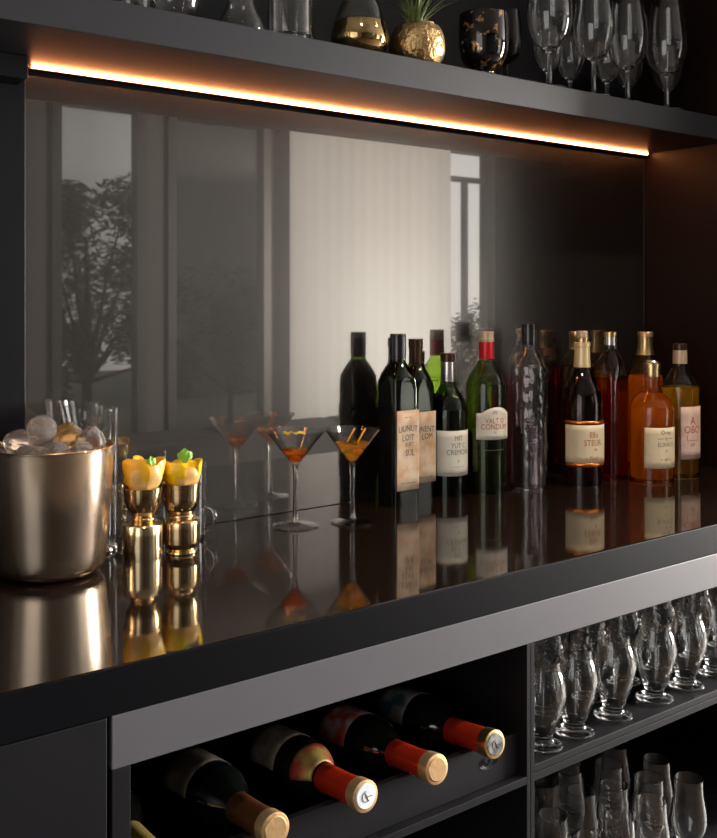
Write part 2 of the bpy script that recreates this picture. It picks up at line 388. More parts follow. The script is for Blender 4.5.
def print_on(parent, R, lines, mat, flat=False, rot=0, off=.0013, curvature=0, name='label_print'):
    """lines: (text, z, size, dx)  or ('*line', z, width, dx)"""
    bm = bmesh.new()
    for (s, z, size, dx) in lines:
        if s == '*line':
            n0 = len(bm.verts); k = 14
            vs = []
            for i in range(k + 1):
                u = (i / k - .5) * size + dx
                vs.append((u, z, ))
            prev = None
            for (u, zz) in vs:
                rr = R(zz) if callable(R) else R
                def P(u_, z_):
                    if flat: return (u_, -(rr + off), z_)
                    a = u_ / rr + rot; return ((rr + off) * math.sin(a), -(rr + off) * math.cos(a), z_)
                cur = (bm.verts.new(P(u, zz - .00035)), bm.verts.new(P(u, zz + .00035)))
                if prev: bm.faces.new((prev[0], cur[0], cur[1], prev[1]))
                prev = cur
            continue
        me = text_mesh(s)
        tb = bmesh.new(); tb.from_mesh(me)
        bmesh.ops.triangulate(tb, faces=tb.faces)
        mp = {}
        for v in tb.verts:
            u = v.co.x * size + dx; zz = z + v.co.y * size * 1.25 - curvature * (v.co.x * size) ** 2
            rr = R(zz) if callable(R) else R
            if flat: p = (u, -(rr + off), zz)
            else:
                a = u / rr + rot; p = ((rr + off) * math.sin(a), -(rr + off) * math.cos(a), zz)
            mp[v.index] = bm.verts.new(p)
        for f in tb.faces:
            try: bm.faces.new([mp[v.index] for v in f.verts])
            except ValueError: pass
        tb.free()
    lab = [c for c in parent.children if c.name.startswith('label')]
    return finish(name, bm, mat, lab[0] if lab else parent, smooth=False)

# ------------------------------------------------------------------ the room
XL, XR = -1.6, 6.2
YB = -4.5
struct(boxes('floor', [(XL - .1, XR + .1, YB - .1, .12, -.08, 0)], M['floorwood']))
struct(boxes('ceiling', [(XL - .1, XR + .1, YB - .1, .12, 2.75, 2.85)], M['ceiling']))
struct(boxes('wall_bar', [(XL - .1, XR + .1, .012, .12, 0, 2.75)], M['black_lacquer']))
for (x_, y_) in FILL_SPOTS:  # visible rings for the added fill spots
    t = bpy.data.objects.new('fill_lamp', None); C.objects.link(t); t.location = (x_, y_, 2.75)
    t['label'] = 'added round ceiling fill lamp that brightens the bar'; t['category'] = 'ceiling light'; t['group'] = 'added ceiling fill lamps'
    lathe('trim_ring', [(.052, 0), (.066, 0), (.066, -.004), (.056, -.005), (.052, -.002), (.052, 0)], M['dark_frame'], t, 32)
# side walls with a window opening each
def side_wall(name, x0, x1, ya, yb, za, zb):
    struct(boxes(name, [(x0, x1, YB, ya, 0, 2.75), (x0, x1, yb, .012, 0, 2.75), (x0, x1, ya, yb, 0, za), (x0, x1, ya, yb, zb, 2.75)], M['glow_wall_paint' if x0 > 0 else 'wallpaint']))
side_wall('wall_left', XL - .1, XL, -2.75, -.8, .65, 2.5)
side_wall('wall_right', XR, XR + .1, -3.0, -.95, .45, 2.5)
# wall opposite the bar: tall windows
wins = [(2.09, 2.59), (2.87, 3.55), (3.80, 5.26), (5.31, 5.75)]
segs = [(XL, 2.03), (2.65, 2.81), (3.61, 3.77), (5.81, XR)]
pieces = [(a, b, YB - .1, YB, 0, 2.75) for a, b in segs] + [(XL, XR, YB - .1, YB, 2.58, 2.75)]
pieces += [(2.03, 2.65, YB - .1, YB, 0, .12), (2.81, 3.61, YB - .1, YB, 0, .12), (3.77, 5.81, YB - .1, YB, 0, .12)]
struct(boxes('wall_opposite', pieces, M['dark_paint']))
clear_pane = thin_glass('window_glass', (.93, .95, .95), (.7, .72, .72), .8)
for i, (a, b) in enumerate([(2.03, 2.65), (2.81, 3.61), (3.77, 5.81)]):
    z0 = .12
    fw = .06
    L = [(a, a + fw, YB - .08, YB + .02, z0, 2.58), (b - fw, b, YB - .08, YB + .02, z0, 2.58), (a + fw, b - fw, YB - .08, YB + .02, z0, z0 + fw), (a + fw, b - fw, YB - .08, YB + .02, 2.52, 2.58)]
    if i == 2: L += [(5.26, 5.31, YB - .08, YB + .02, z0 + fw, 2.52), (5.31, 5.75, YB - .06, YB, 2.28, 2.32), (5.31, 5.75, YB - .06, YB, 1.0, 1.03), (5.515, 5.545, YB - .06, YB, 1.03, 2.28)]
    w = struct(boxes('window_%d' % (i + 1), L, M['dark_frame']))
    boxes('window_pane', [(a + fw, b - fw, YB - .045, YB - .040, z0 + fw, 2.52)], clear_pane, w)
for i, (x, ya, yb, za, zb) in enumerate([(XL - .05, -2.75, -.8, .65, 2.5), (XR + .05, -3.0, -.95, .45, 2.5)]):
    mid = (ya + yb) / 2
    w = struct(boxes('window_%d' % (i + 4), [(x - .04, x + .04, ya, ya + .05, za, zb), (x - .04, x + .04, yb - .05, yb, za, zb), (x - .04, x + .04, ya, yb, za, za + .05), (x - .04, x + .04, ya, yb, zb - .05, zb)], M['dark_frame']))
# sheer curtain, gathered in folds, in front of the wide window
bm = bmesh.new(); prev = None
for i in range(161):
    x = 3.72 + i / 160 * 1.55
    y = YB + .09 +   .0015 * math.sin(i * .55) + .004 * math.sin(i * .11 + 1)
    cur = (bm.verts.new((x, y, .03)), bm.verts.new((x, y, 2.66)))
    if prev: bm.faces.new((prev[0], cur[0], cur[1], prev[1]))
    prev = cur
cur_o = tag(finish('curtain', bm, M['sheer'], angle=2), 'sheer pale linen curtain hanging in front of the widest window opposite the bar', 'curtain')
bm = bmesh.new(); tube_bm(bm, [(3.6, YB + .09, 2.68), (5.95, YB + .09, 2.68)], .012)
tag(finish('curtain_rail', bm, M['dark_frame']), 'thin dark rail above the window that carries the sheer curtain', 'curtain rail')

# low dark bench under the windows
bn = thing('window_bench', 'long low charcoal upholstered bench reflected under the windows', 'bench', (3.9, -4.02, 0))
M['fabric_dark'] = pmat('charcoal_upholstery', (.012, .011, .010), .85, bump=(400, .3, (1, 1, 1)))
for i in range(4): boxes('seat_cushion', [(-1.95 + i * .975, -1.95 + i * .975 + .97, -.24, .24, .2605, .46)], M['fabric_dark'], bn, bevel=.03)
boxes('plinth', [(-1.95, 1.94, -.22, .22, .08, .26)], M['fabric_dark'], bn, bevel=.005)
for sx__ in (-1.85, 0, 1.84):
    for sy__ in (-.18, .18): boxes('leg', [(sx__ - .025, sx__ + .025, sy__ - .025, sy__ + .025, .0003, .0797)], M['dark_frame'], bn)

# garden beyond the windows
struct(boxes('ground', [(-4, 14, -16, YB - .12, -.15, -.05)], M['stone_out']))
tag(boxes('neighbouring_house', [(5.75, 7.4, -11.5, -10.5, -.05, 5.0)], M['render_out']), 'plain grey rendered house wall seen reflected beyond the garden', 'building')
def shrub(loc, hgt, rad, nl, seed, label, trunk=True, spread=1.0, leaf=.05):
    r_ = random.Random(seed)
    t = thing('garden_tree', label, 'tree', loc)
    bm = bmesh.new()
    centres = [(Vector((r_.uniform(-1, 1) * rad * .7, r_.uniform(-1, 1) * rad * .7, hgt * (.25 + .7 * r_.random()))), rad * r_.uniform(.25, .45)) for _ in range(14)]
    for _ in range(nl):
        c, cr = r_.choice(centres)
        d = Vector((r_.gauss(0, 1), r_.gauss(0, 1), r_.gauss(0, 1))).normalized() * cr * r_.random() ** .4
        p = c + d
        a = r_.uniform(0, 2 * PI); u = Vector((math.cos(a), math.sin(a), r_.uniform(-.9, .3))).normalized() * leaf
        v = u.cross(Vector((r_.uniform(-1, 1), r_.uniform(-1, 1), 1))).normalized() * leaf * .28
        vs = [bm.verts.new(q) for q in (p - u, p + v, p + u, p - v)]
        bm.faces.new(vs)
    finish('foliage', bm, M['leaf_out'], t, smooth=False)
    bm = bmesh.new()
    tube_bm(bm, [(0, 0, 0), (.03, .02, hgt * .4), (0, .05, hgt * .8)], [.05, .035, .015])
    for c, cr in centres: tube_bm(bm, [(.02, .02, hgt * .3), tuple(c * .6 + Vector((0, 0, hgt * .15))), tuple(c)], [.02, .012, .005], 6)
    finish('trunk', bm, M['bark'], t)
    return t
shrub((2.80, -6.0, -.05), 2.30, .80, 9000, 1, 'leafy garden tree reflected in the left of the smoked glass')
shrub((4.15, -6.1, -.05), 1.75, .85, 9000, 2, 'low bushy garden shrub reflected right of the taller tree')
shrub((7.1, -6.6, -.05), 1.35, .9, 3000, 3, 'distant garden shrub reflected at the foot of the bright window')

# ------------------------------------------------------------------ bar alcove
XW = 1.935
struct(boxes('wall_bar_panel_left', [(-1.2, .4533, -.02, .010, ZC + .0005, 1.648), (-1.2, .441, -.072, -.0205, 1.615, 1.6475)], M['black_lacquer'], bevel=.001)).name = 'trim_1'
struct(boxes('wall_panel_right', [(XW, XW + .06, -.512, .010, ZC - .0002, 2.4), (XW, XW + .06, -.512, .010, .0005, ZC - .0003)], M['panel'])).name = 'wall_side'
sp_ = tag(boxes('backsplash', [(.4545, 1.9325, -.004, .004, ZC + .0006, 1.636)], M['mirror'], bevel=.0006), 'smoked mirror glass backsplash panel standing behind the bottles', 'backsplash')
struct(boxes('trim_2', [(1.9326, 1.9346, -.006, .002, ZC + .001, 1.646)], M['alu']))
ZS = 1.30 + .9157 * H; ZT = 1.30 + 1.0467 * H          # shelf underside / top
shelf = tag(boxes('wall_shelf', [(-1.2, XW - .0005, -.2368, .0115, ZS, ZT)], M['shelf'], bevel=.0012), 'thick charcoal shelf spanning the alcove above the bottles', 'shelf')
led = thing('light_strip', 'glowing warm copper coloured light strip under the upper shelf', 'light', (0, 0, 0))
boxes('reflection_lip', [(.4545, 1.930, -.020, -.0045, ZS - .0052, ZS - .0003)], M['alu'], led)  # lip added between bar and glass, hides the bar's mirror image
boxes('light_bar', [(.462, 1.922, -.0238, -.0203, ZS - .0042, ZS - .0005)], M['led'], led)
# countertop
ct = thing('countertop', 'polished black stone countertop running the length of the bar', 'countertop', (0, -.25, ZC - .05))
boxes('slab', [(-1.2, XW - .0005, -.2600, .2615, .0006, .05)], M['stone'], ct, bevel=.0010)
boxes('front_edge', [(-1.2, XW - .0005, -.2632, -.2601, .0006, .0496)], M['edge'], ct, bevel=.0010)  # thin strip added to darken the slab's front face

# front rail under the worktop
tag(boxes('front_rail', [(.3867, XW - .0005, -.5125, -.494, 1.30 - 1.2785 * H, ZC - .0500)], M['apron'], bevel=.0008), 'grey satin front rail directly under the black worktop', 'rail')
# left base cabinet
bc = thing('base_cabinet', 'charcoal base cabinet with a plain door at the lower left', 'cabinet', (0, -.3, 0))
def rel(lst, oy=-.3): return [(a, b, c - oy, d - oy, e, f) for a, b, c, d, e, f in lst]
boxes('carcass', rel([(-1.18, .3440, -.493, .010, .08, .8700), (-1.18, .3440, -.45, .010, .0005, .08)]), M['cabinet_in'], bc)
boxes('door', rel([(-.16, .3818, -.5125, -.494, .09, .8695)]), M['cabinet'], bc, bevel=.0012)
boxes('door', rel([(-1.18, -.165, -.5125, -.494, .09, .8695)]), M['cabinet'], bc, bevel=.0012)
# wine cabinet
zt = 1.30 - 1.7686 * H
wc = thing('wine_cabinet', 'open charcoal wine cabinet holding the lying bottles', 'cabinet', (0, -.3, 0))
boxes('side_panel', rel([(.3448, .3520, -.493, .010, .0005, .8700)]), M['cabinet_in'], wc)
boxes('stile', rel([(.3867, .4073, -.5125, -.494, .09, .8138)]), M['cabinet'], wc, bevel=.0008)
boxes('side_panel', rel([(.9972, 1.0044, -.5125, .010, .0005, .8136), (.9972, 1.0044, -.4935, .010, .8137, .8700)]), M['cabinet'], wc, bevel=.0006)
boxes('back_panel', rel([(.3521, .9971, .0, .010, .0005, .8700)]), M['cabinet_in'], wc)
boxes('shelf', rel([(.3521, .9971, -.4935, -.0005, zt - .0108, zt), (.4074, .9971, -.5125, -.4936, zt - .0108, zt)]), M['cabinet'], wc, bevel=.0006)
boxes('shelf', rel([(.3521, .9971, -.4935, -.0005, .25, .268)]), M['cabinet_in'], wc)
boxes('bottle_rail', rel([(.4080, .9968, -.4995, -.4900, zt + .0003, 1.30 - 1.616 * H)]), M['cabinet'], wc, bevel=.0008)
# small embossed oval crest on the bottle rail
bm = bmesh.new()
for rr_ in (1.0, .78):
    pts = [(.935 + .017 * rr_ * math.cos(a), -.1996, .6615 + .0085 * rr_ * math.sin(a)) for a in [2 * PI * k / 28 for k in range(29)]]
    tube_bm(bm, pts, .0006, 6)
tube_bm(bm, [(0.923, -.1996, .660), (0.928, -.1996, .665), (0.933, -.1996, .658), (0.938, -.1996, .665), (0.943, -.1996, .659), (0.947, -.1996, .663)], .0007, 6)
finish('embossed_crest', bm, M['black_lacquer'], wc)
# glassware cabinet
gz = 1.30 - 1.7365 * H
gc = thing('glassware_cabinet', 'open charcoal cabinet with shelves full of tulip glasses', 'cabinet', (0, -.3, 0))
boxes('side_panel', rel([(1.0052, 1.0125, -.5125, .010, .0005, .8136), (1.0052, 1.0125, -.4935, .010, .8137, .8700)]), M['cabinet'], gc, bevel=.0006)
boxes('back_panel', rel([(1.0126, XW - .001, .0, .010, .0005, .8700)]), M['cabinet_in'], gc)
boxes('shelf', rel([(1.0127, XW - .001, -.5125, -.0005, gz - .0105, gz)]), M['cabinet'], gc, bevel=.0006)
boxes('shelf_support', rel([(1.0127, XW - .001, -.5110, -.0005, gz - .0238, gz - .0125)]), M['cabinet'], gc, bevel=.0006)
LZ = 1.30 - 2.29 * H - .138
boxes('shelf', rel([(1.0127, XW - .001, -.5125, -.0005, LZ - .018, LZ)]), M['shelf'], gc, bevel=.0006)

# ------------------------------------------------------------------ ice bucket
bk = thing('ice_bucket', 'large brushed champagne metal ice bucket heaped with ice', 'ice bucket', (.454, -.130, ZC))
outer = interp([(0, 0, 1), (.050, 0, 1), (.060, .0015), (.068, .007), (.0735, .018), (.0775, .060), (.0815, .110), (.0848, .165), (.0856, .176, 1)], 4)
prof = [(p[0], p[1]) for p in outer] + [(.0850, .1768), (.0838, .1766)] + [(max(0, p[0] - .0022), p[1] + (.0022 if p[1] < .02 else 0)) for p in outer[::-1][1:]]
prof[-1] = (0, .0022)
lathe('bucket_body', prof, M['brushed'], bk, 96)
lathe('rolled_rim', [(.0856 + .0014 * math.cos(a), .1765 + .0014 * math.sin(a)) for a in [2 * PI * k / 10 for k in range(11)]], M['brushed_in'], bk, 96)
ice_i = [0]
def ice(x, y, z, r, kind, label=None):
    ice_i[0] += 1; r_ = random.Random(ice_i[0] * 13)
    bm = bmesh.new()
    bmesh.ops.create_icosphere(bm, subdivisions=4, radius=r)
    sd = Vector((r_.random() * 9, r_.random() * 9, r_.random() * 9))
    for v in bm.verts:
        d = v.co.normalized()
        if kind == 'lump':
            s_ = 1 / max(abs(d.x), abs(d.y), abs(d.z)); s_ = min(s_, 1.28) * .86
            v.co = d * r * s_
        v.co *= 1 + .13 * (noise.noise(d * 1.7 + sd)) + .04 * noise.noise(d * 5 + sd)
    rot = Matrix.Rotation(r_.uniform(0, 3), 4, Vector((r_.random(), r_.random(), r_.random() + .1)))
    bmesh.ops.transform(bm, matrix=rot, verts=bm.verts)
    o = finish('ice_lump', bm, M['ice_gleam' if label and 'amber tinted ice' in label else 'ice'], angle=2); o.location = (.454 + x, -.130 + y, ZC + z)
    tag(o, label or 'clear rounded ice lump low in the heap inside the metal bucket', 'ice', 'ice lumps in the bucket')
    return o
# camera-right is (.80,-.60), towards the camera is (-.30,-.95) here
def ir(a, b, z, r, kind, label=None):      # a to the right, b towards the viewer
    return ice(a * .947 - b * .32, -a * .32 - b * .947, z, r, kind, label)
ir(-.012, .010, .1985, .0205, 'ball', 'smooth round ice ball topmost of the heap')
ir(-.043, .012, .183, .0190, 'ball', 'rounded ice lump left of the topmost ball')
ir(.022, .004, .186, .0200, 'lump', 'amber tinted ice lump with a painted-in gleam right of the topmost ball')
ir(.052, .008, .180, .0200, 'lump', 'blocky ice lump at the right end of the heap')
ir(-.030, .042, .168, .0165, 'ball', 'small ice lump at the front left of the heap')
ir(.006, .044, .168, .0185, 'lump', 'ice lump at the front centre of the heap')
ir(.040, .040, .167, .0175, 'ball', 'ice lump at the front right of the heap')
ir(-.062, .020, .165, .0150, 'ball', 'small ice lump by the left rim of the bucket')
ir(-.015, -.030, .180, .0200, 'lump', 'ice lump behind the topmost ball')
ir(.030, -.034, .178, .0200, 'ball', 'ice lump behind the one with the painted-in gleam')
for k in range(9):
    a = 2 * PI * k / 9 + .3
    ice(.050 * math.cos(a), .050 * math.sin(a), .138, .0185, 'ball')
for k in range(5):
    a = 2 * PI * k / 5
    ice(.020 * math.cos(a), .020 * math.sin(a), .148, .0180, 'lump')

# ------------------------------------------------------------------ glass pitcher behind the bucket
pt = thing('glass_pitcher', 'clear glass pitcher with slanted pouring lip behind the ice bucket', 'pitcher', (.547, -.0445, ZC))
def spout(x, y, z):
    if z > .14:
        t = (z - .14) / .074
        # lip leans out to the viewer's left and rises there
        k = max(0, (-x * .80 + y * .60) / .036)
        return (x - .80 * k * k * t * .020, y + .10 * k * t * .004, z + k * t * .012)
    return (x, y, z)
po = interp([(0, .012, 1), (.030, .012), (.0345, .018), (.0355, .03), (.036, .10), (.037, .214, 1)], 5)
lathe('pitcher_body', shell(po, .0016), M['crystal'], pt, 64, deform=spout)
lathe('foot', interp([(0, 0, 1), (.036, 0, 1), (.037, .003), (.034, .008), (.024, .0118, 1), (0, .0118, 1)], 3), M['chrome'], pt, 48)

# ------------------------------------------------------------------ jiggers
def jigger(x, y, style, label):
    t = thing('double_jigger', label, 'jigger', (x, y, ZC))
    if style == 0:
        lo = interp([(0, .001, 1), (.0282, 0, 1), (.0292, .0008), (.0292, .050, 1), (.0280, .0518, 1), (.019, .0545), (.0160, .0565, 1)], 3)
        lathe('lower_cup', lo, M['brass_pale'], t, 72)
        lathe('neck_ring', interp([(.0158, .0563, 1), (.0185, .0580), (.0185, .0600), (.0160, .0620, 1), (0, .062, 1)], 3), M['brass'], t, 48)
        up = interp([(0, .0622, 1), (.0165, .0625, 1), (.0215, .070), (.0258, .080), (.0275, .090), (.0280, .098, 1), (.0290, .0985, 1), (.0292, .1045, 1)], 3)
        H_ = .1045
    else:
        lo = interp([(0, .001, 1), (.0235, 0, 1), (.0245, .001), (.0240, .0045, 1), (.0215, .006, 1), (.0270, .0165, 1), (.0278, .019), (.0278, .046, 1), (.0262, .0505), (.0200, .0545, 1)], 3)
        lathe('lower_cup', lo, M['brass'], t, 72)
        lathe('neck_ring', interp([(.0198, .0544, 1), (.0205, .0560), (.0195, .0585, 1), (0, .0588, 1)], 3), M['brass_pale'], t, 48)
        up = interp([(0, .0590, 1), (.0185, .0592, 1), (.0235, .066), (.0268, .076), (.0275, .088), (.0278, .0985, 1), (.0288, .099, 1), (.0290, .1050, 1)], 3)
        H_ = .105
    lathe('upper_cup', shell(up, .0012), M['brass'], t, 72)
    return H_
jigger(.588, -.135, 0, 'brass double jigger nearer the ice bucket topped with mango')
jigger(.648, -.139, 1, 'brass double jigger with a waisted lower cup, right of the other jigger')

def petal_bm(bm, ang0, ang1, r0, r1, z0, z1, curl, seed, n=14, m_=8, th=.0028):
    """a folded slice of fruit: a curved sheet standing in the cup"""
    r_ = random.Random(seed); sd = Vector((r_.random() * 20, r_.random() * 20, 0)); f, bk_ = [], []
    for j in range(m_ + 1):
        v = j / m_; row = []; row2 = []
        for i in range(n + 1):
            u = i / n; a = ang0 + (ang1 - ang0) * u
            edge = math.sin(PI * u) ** .5
            rr = r0 + (r1 - r0) * math.sin(v * PI * .55) - curl * max(0, v - .65) * 2
            zz = z0 + (z1 - z0) * v * (.84 + .16 * edge)
            w = .0035 * noise.noise(Vector((u * 3, v * 2, seed)) + sd)
            rr += w
            row.append(bm.verts.new((rr * math.cos(a), rr * math.sin(a), zz)))
            row2.append(bm.verts.new(((rr - th) * math.cos(a), (rr - th) * math.sin(a), zz - .0006)))
        f.append(row); bk_.append(row2)
    for j in range(m_):
        for i in range(n):
            bm.faces.new((f[j][i], f[j][i + 1], f[j + 1][i + 1], f[j + 1][i])); bm.faces.new((bk_[j][i], bk_[j + 1][i], bk_[j + 1][i + 1], bk_[j][i + 1]))
    for i in range(n):
        bm.faces.new((f[m_][i], f[m_][i + 1], bk_[m_][i + 1], bk_[m_][i])); bm.faces.new((f[0][i], bk_[0][i], bk_[0][i + 1], f[0][i + 1]))
    for j in range(m_):
        bm.faces.new((f[j][0], f[j + 1][0], bk_[j + 1][0], bk_[j][0])); bm.faces.new((f[j][n], bk_[j][n], bk_[j + 1][n], f[j + 1][n]))
def mango(x, y, z, spec, core, label, coremat):
    t = thing('mango_garnish', label, 'fruit', (x, y, z))
    bm = bmesh.new(); bmesh.ops.create_icosphere(bm, subdivisions=4, radius=1)
    for v in bm.verts:
        d = v.co.copy(); k = 1 + .16 * noise.noise(d * 1.6 + Vector((x * 90, 3, 1))) + .05 * noise.noise(d * 5)
        v.co = Vector((d.x * core[0] * k, d.y * core[0] * k, d.z * core[1] * k + core[2]))
    finish('fruit_heart', bm, coremat, t, angle=2)
    for i, (a0, a1, r0, r1, z0, z1, curl, mt) in enumerate(spec):
        bm = bmesh.new(); petal_bm(bm, math.radians(a0), math.radians(a1), r0, r1, z0, z1, curl, i + x * 50)
        o = finish('fruit_slice', bm, M[mt], t, angle=1.3)
    return t
# angles: camera lies towards about -110 deg, its right towards -20 deg
mango(.588, -.135, ZC + .100, [(-185, -95, .018, .0325, -.003, .050, .001, 'fruit'), (-150, -55, .019, .0330, -.003, .040, .004, 'fruit_pale'), (-70, 40, .018, .0320, -.003, .046, .002, 'fruit'),
      (20, 120, .016, .029, -.003, .038, .003, 'fruit'), (130, 215, .014, .024, 0, .047, .001, 'fruit_pale'), (60, 160, .008, .016, .005, .049, .002, 'fruit_yellow'), (-150, -60, .004, .012, .008, .046, .003, 'fruit')],
      (.0275, .0235, .0215), 'curled mango slices heaped in the jigger next to the ice bucket', M['fruit'])
mango(.648, -.139, ZC + .1005, [(-200, -105, .018, .0320, -.003, .038, .003, 'fruit_yellow'), (-130, -40, .018, .0315, -.003, .030, .006, 'fruit_pale'), (-60, 30, .018, .0322, -.003, .038, .002, 'fruit_yellow'),
      (10, 130, .016, .028, -.003, .030, .004, 'fruit_yellow'), (120, 200, .012, .022, 0, .037, .003, 'fruit_yellow'), (-120, 10, .006, .014, .008, .034, .004, 'fruit')],
      (.0275, .021, .018), 'bright yellow folded mango slices in the jigger on the right', M['fruit_yellow'])
def mint(loc, rz, tilt, size, label):
    t = thing('mint_sprig', label, 'mint leaf', loc, rz)
    for (dx, rot, s_) in ((0, 0, 1), (.004, 1.1, .8), (-.004, -1.2, .7)):
        bm = bmesh.new(); n = 8; rows = []
        for i in range(n + 1):
            u = i / n; w = size * s_ * .36 * math.sin(PI * min(1, u * .92 + .06)) ** .8 * (1 + .12 * math.sin(i * 2.6)); row = []
            for k in range(5):
                v = (k / 4 - .5) * 2
                row.append(bm.verts.new((v * w, u * size * s_ - size * s_ * .5, abs(v) * w * .35 + .2 * size * math.sin(u * PI) * .4)))
            rows.append(row)
        for a, b in zip(rows, rows[1:]):
            for k in range(4): bm.faces.new((a[k], a[k + 1], b[k + 1], b[k]))
        bmesh.ops.transform(bm, matrix=Matrix.Translation((dx, 0, 0)) @ Matrix.Rotation(rot, 4, 'Y') @ Matrix.Rotation(tilt, 4, 'X'), verts=bm.verts)
        o = finish('leaf', bm, M['mint'], t, angle=2); sm = o.modifiers.new('thick', 'SOLIDIFY'); sm.thickness = .0006
mint((.588, -.164, ZC + .146), .2, 1.3, .014, 'tiny green mint leaf on the mango nearest the bucket')
mint((.648, -.150, ZC + .146), -.4, 1.1, .023, 'bright green mint sprig on the yellow mango at right')

# glass mug behind the right jigger
mg_ = thing('glass_mug', 'clear glass mug with curved handle behind the right jigger', 'glass mug', (.690, -.0770, ZC))
lathe('mug_body', shell(interp([(0, 0, 1), (.024, 0, 1), (.0265, .003), (.027, .02), (.0275, .06), (.0285, .122, 1)], 4), .0022), M['glass'], mg_, 48)
bm = bmesh.new(); pts = []
for k in range(17):
    a = -PI / 2 + PI * k / 16
    q = .0262 + .0165 * math.cos(a) ** .8 if math.cos(a) > 0 else .0262
    pts.append((q * .80, -q * .60, .034 + .019 * math.sin(a)))
tube_bm(bm, pts, .0032, 12); finish('mug_handle', bm, M['glass_foot'], mg_)

# ------------------------------------------------------------------ martini glasses
def martini(x, y, R, Ht, ring, label, liq_z, mat):
    t = thing('martini_glass', label, 'cocktail glass', (x, y, ZC))
    zb = Ht - .057
    fo = interp([(0, 0, 1), (R * .70, 0, 1), (R * .74, .0007), (R * .735, .0018), (R * .45, .0030), (.010, .0050), (.0062, .0085), (.0045, .016, 1)], 4)
    lathe('foot', fo + [(0, .016)], M['fine_glass'], t, 56)
    lathe('stem', interp([(0, .0161, 1), (.0045, .0161, 1), (.0037, .035), (.0036, zb - .03), (.0046, zb - .008), (.0068, zb - .0008, 1), (0, zb - .0004, 1)], 4), M['glass_foot'], t, 32)
    bo = [(0, zb), (.0060, zb), (.0085, zb + .003), (R - .0007, Ht - .0012), (R, Ht)]
    lathe('bowl', shell(bo, .0011), M['fine_glass'], t, 72)
    slope = (R - .0085) / (Ht - zb - .003)
    def rin(z): return max(.001, .0085 + (z - zb - .003) * slope - .0016)
    z0 = zb + .0035; z1 = zb + liq_z
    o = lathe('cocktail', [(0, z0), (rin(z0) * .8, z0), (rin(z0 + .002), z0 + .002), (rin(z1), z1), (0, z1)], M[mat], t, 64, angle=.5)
    return t, zb, rin
t1, zb1, rin1 = martini(.874, -.103, .0510, .1615, 0, 'martini glass on the left, with a yellow twist and dark amber drink', .024, 'martini_amber')
t2, zb2, rin2 = martini(.9665, -.138, .0478, .1595, 0, 'martini glass on the right, with orange sticks and pale amber drink', .034, 'martini_olive')
def peel_twist(loc, label, pts, w, mat, name='citrus_twist'):
    bm = bmesh.new(); prev = None
    P = [Vector(p) for p in pts]
    for i, p in enumerate(P):
        d = (P[min(i + 1, len(P) - 1)] - P[max(i - 1, 0)]).normalized(); u = d.cross(Vector((math.sin(i), math.cos(i * .7), .6))).normalized() * w
        nn = d.cross(u).normalized() * .0007
        cur = [bm.verts.new(p + u + nn), bm.verts.new(p - u + nn), bm.verts.new(p - u - nn), bm.verts.new(p + u - nn)]
        if prev:
            for k in range(4): bm.faces.new((prev[k], prev[(k + 1) % 4], cur[(k + 1) % 4], cur[k]))
        else: bm.faces.new(cur)
        prev = cur
    bm.faces.new(prev[::-1])
    o = finish(name, bm, M[mat], loc=loc); return tag(o, label, 'garnish')
peel_twist((.874, -.103, ZC + .153), 'curly yellow citrus twist lying in the left martini glass', [(-.014, .014, .004), (-.008, .008, .001), (-.003, .010, .0045), (.003, .003, .001), (.010, .002, .0035), (.018, -.004, .0015)], .0022, 'fruit_yellow')
for (dx, dy, lb) in ((.006, .004, 'left orange peel stick leaning in the right martini glass'), (.020, -.008, 'right orange peel stick leaning in the right martini glass')):
    bm = bmesh.new(); tube_bm(bm, [(.9665 + dx - .014, -.138 + dy, ZC + .1375), (.9665 + dx, -.138 + dy - .003, ZC + .160)], .0014, 8)
    tag(finish('peel_stick', bm, M['peel']), lb, 'garnish')
# fruit pieces sunk in the drinks
bm = bmesh.new(); bmesh.ops.create_uvsphere(bm, u_segments=24, v_segments=14, radius=.0075)
for v in bm.verts: v.co.z *= .8
tag(finish('olive', bm, M['olive'], loc=(.960, -.1375, ZC + zb2 + .0205)), 'green olive sunk in the right martini glass', 'olive')
bm = bmesh.new(); bmesh.ops.create_uvsphere(bm, u_segments=24, v_segments=14, radius=.0065)
tag(finish('kumquat_piece', bm, M['peel'], loc=(.9745, -.1390, ZC + zb2 + .0235)), 'orange fruit piece sunk in the right martini glass', 'fruit')
bm = bmesh.new(); bmesh.ops.create_uvsphere(bm, u_segments=24, v_segments=14, radius=.0062)
tag(finish('kumquat_piece', bm, M['peel'], loc=(.874, -.103, ZC + zb1 + .0125)), 'orange fruit piece sunk in the left martini glass', 'fruit')

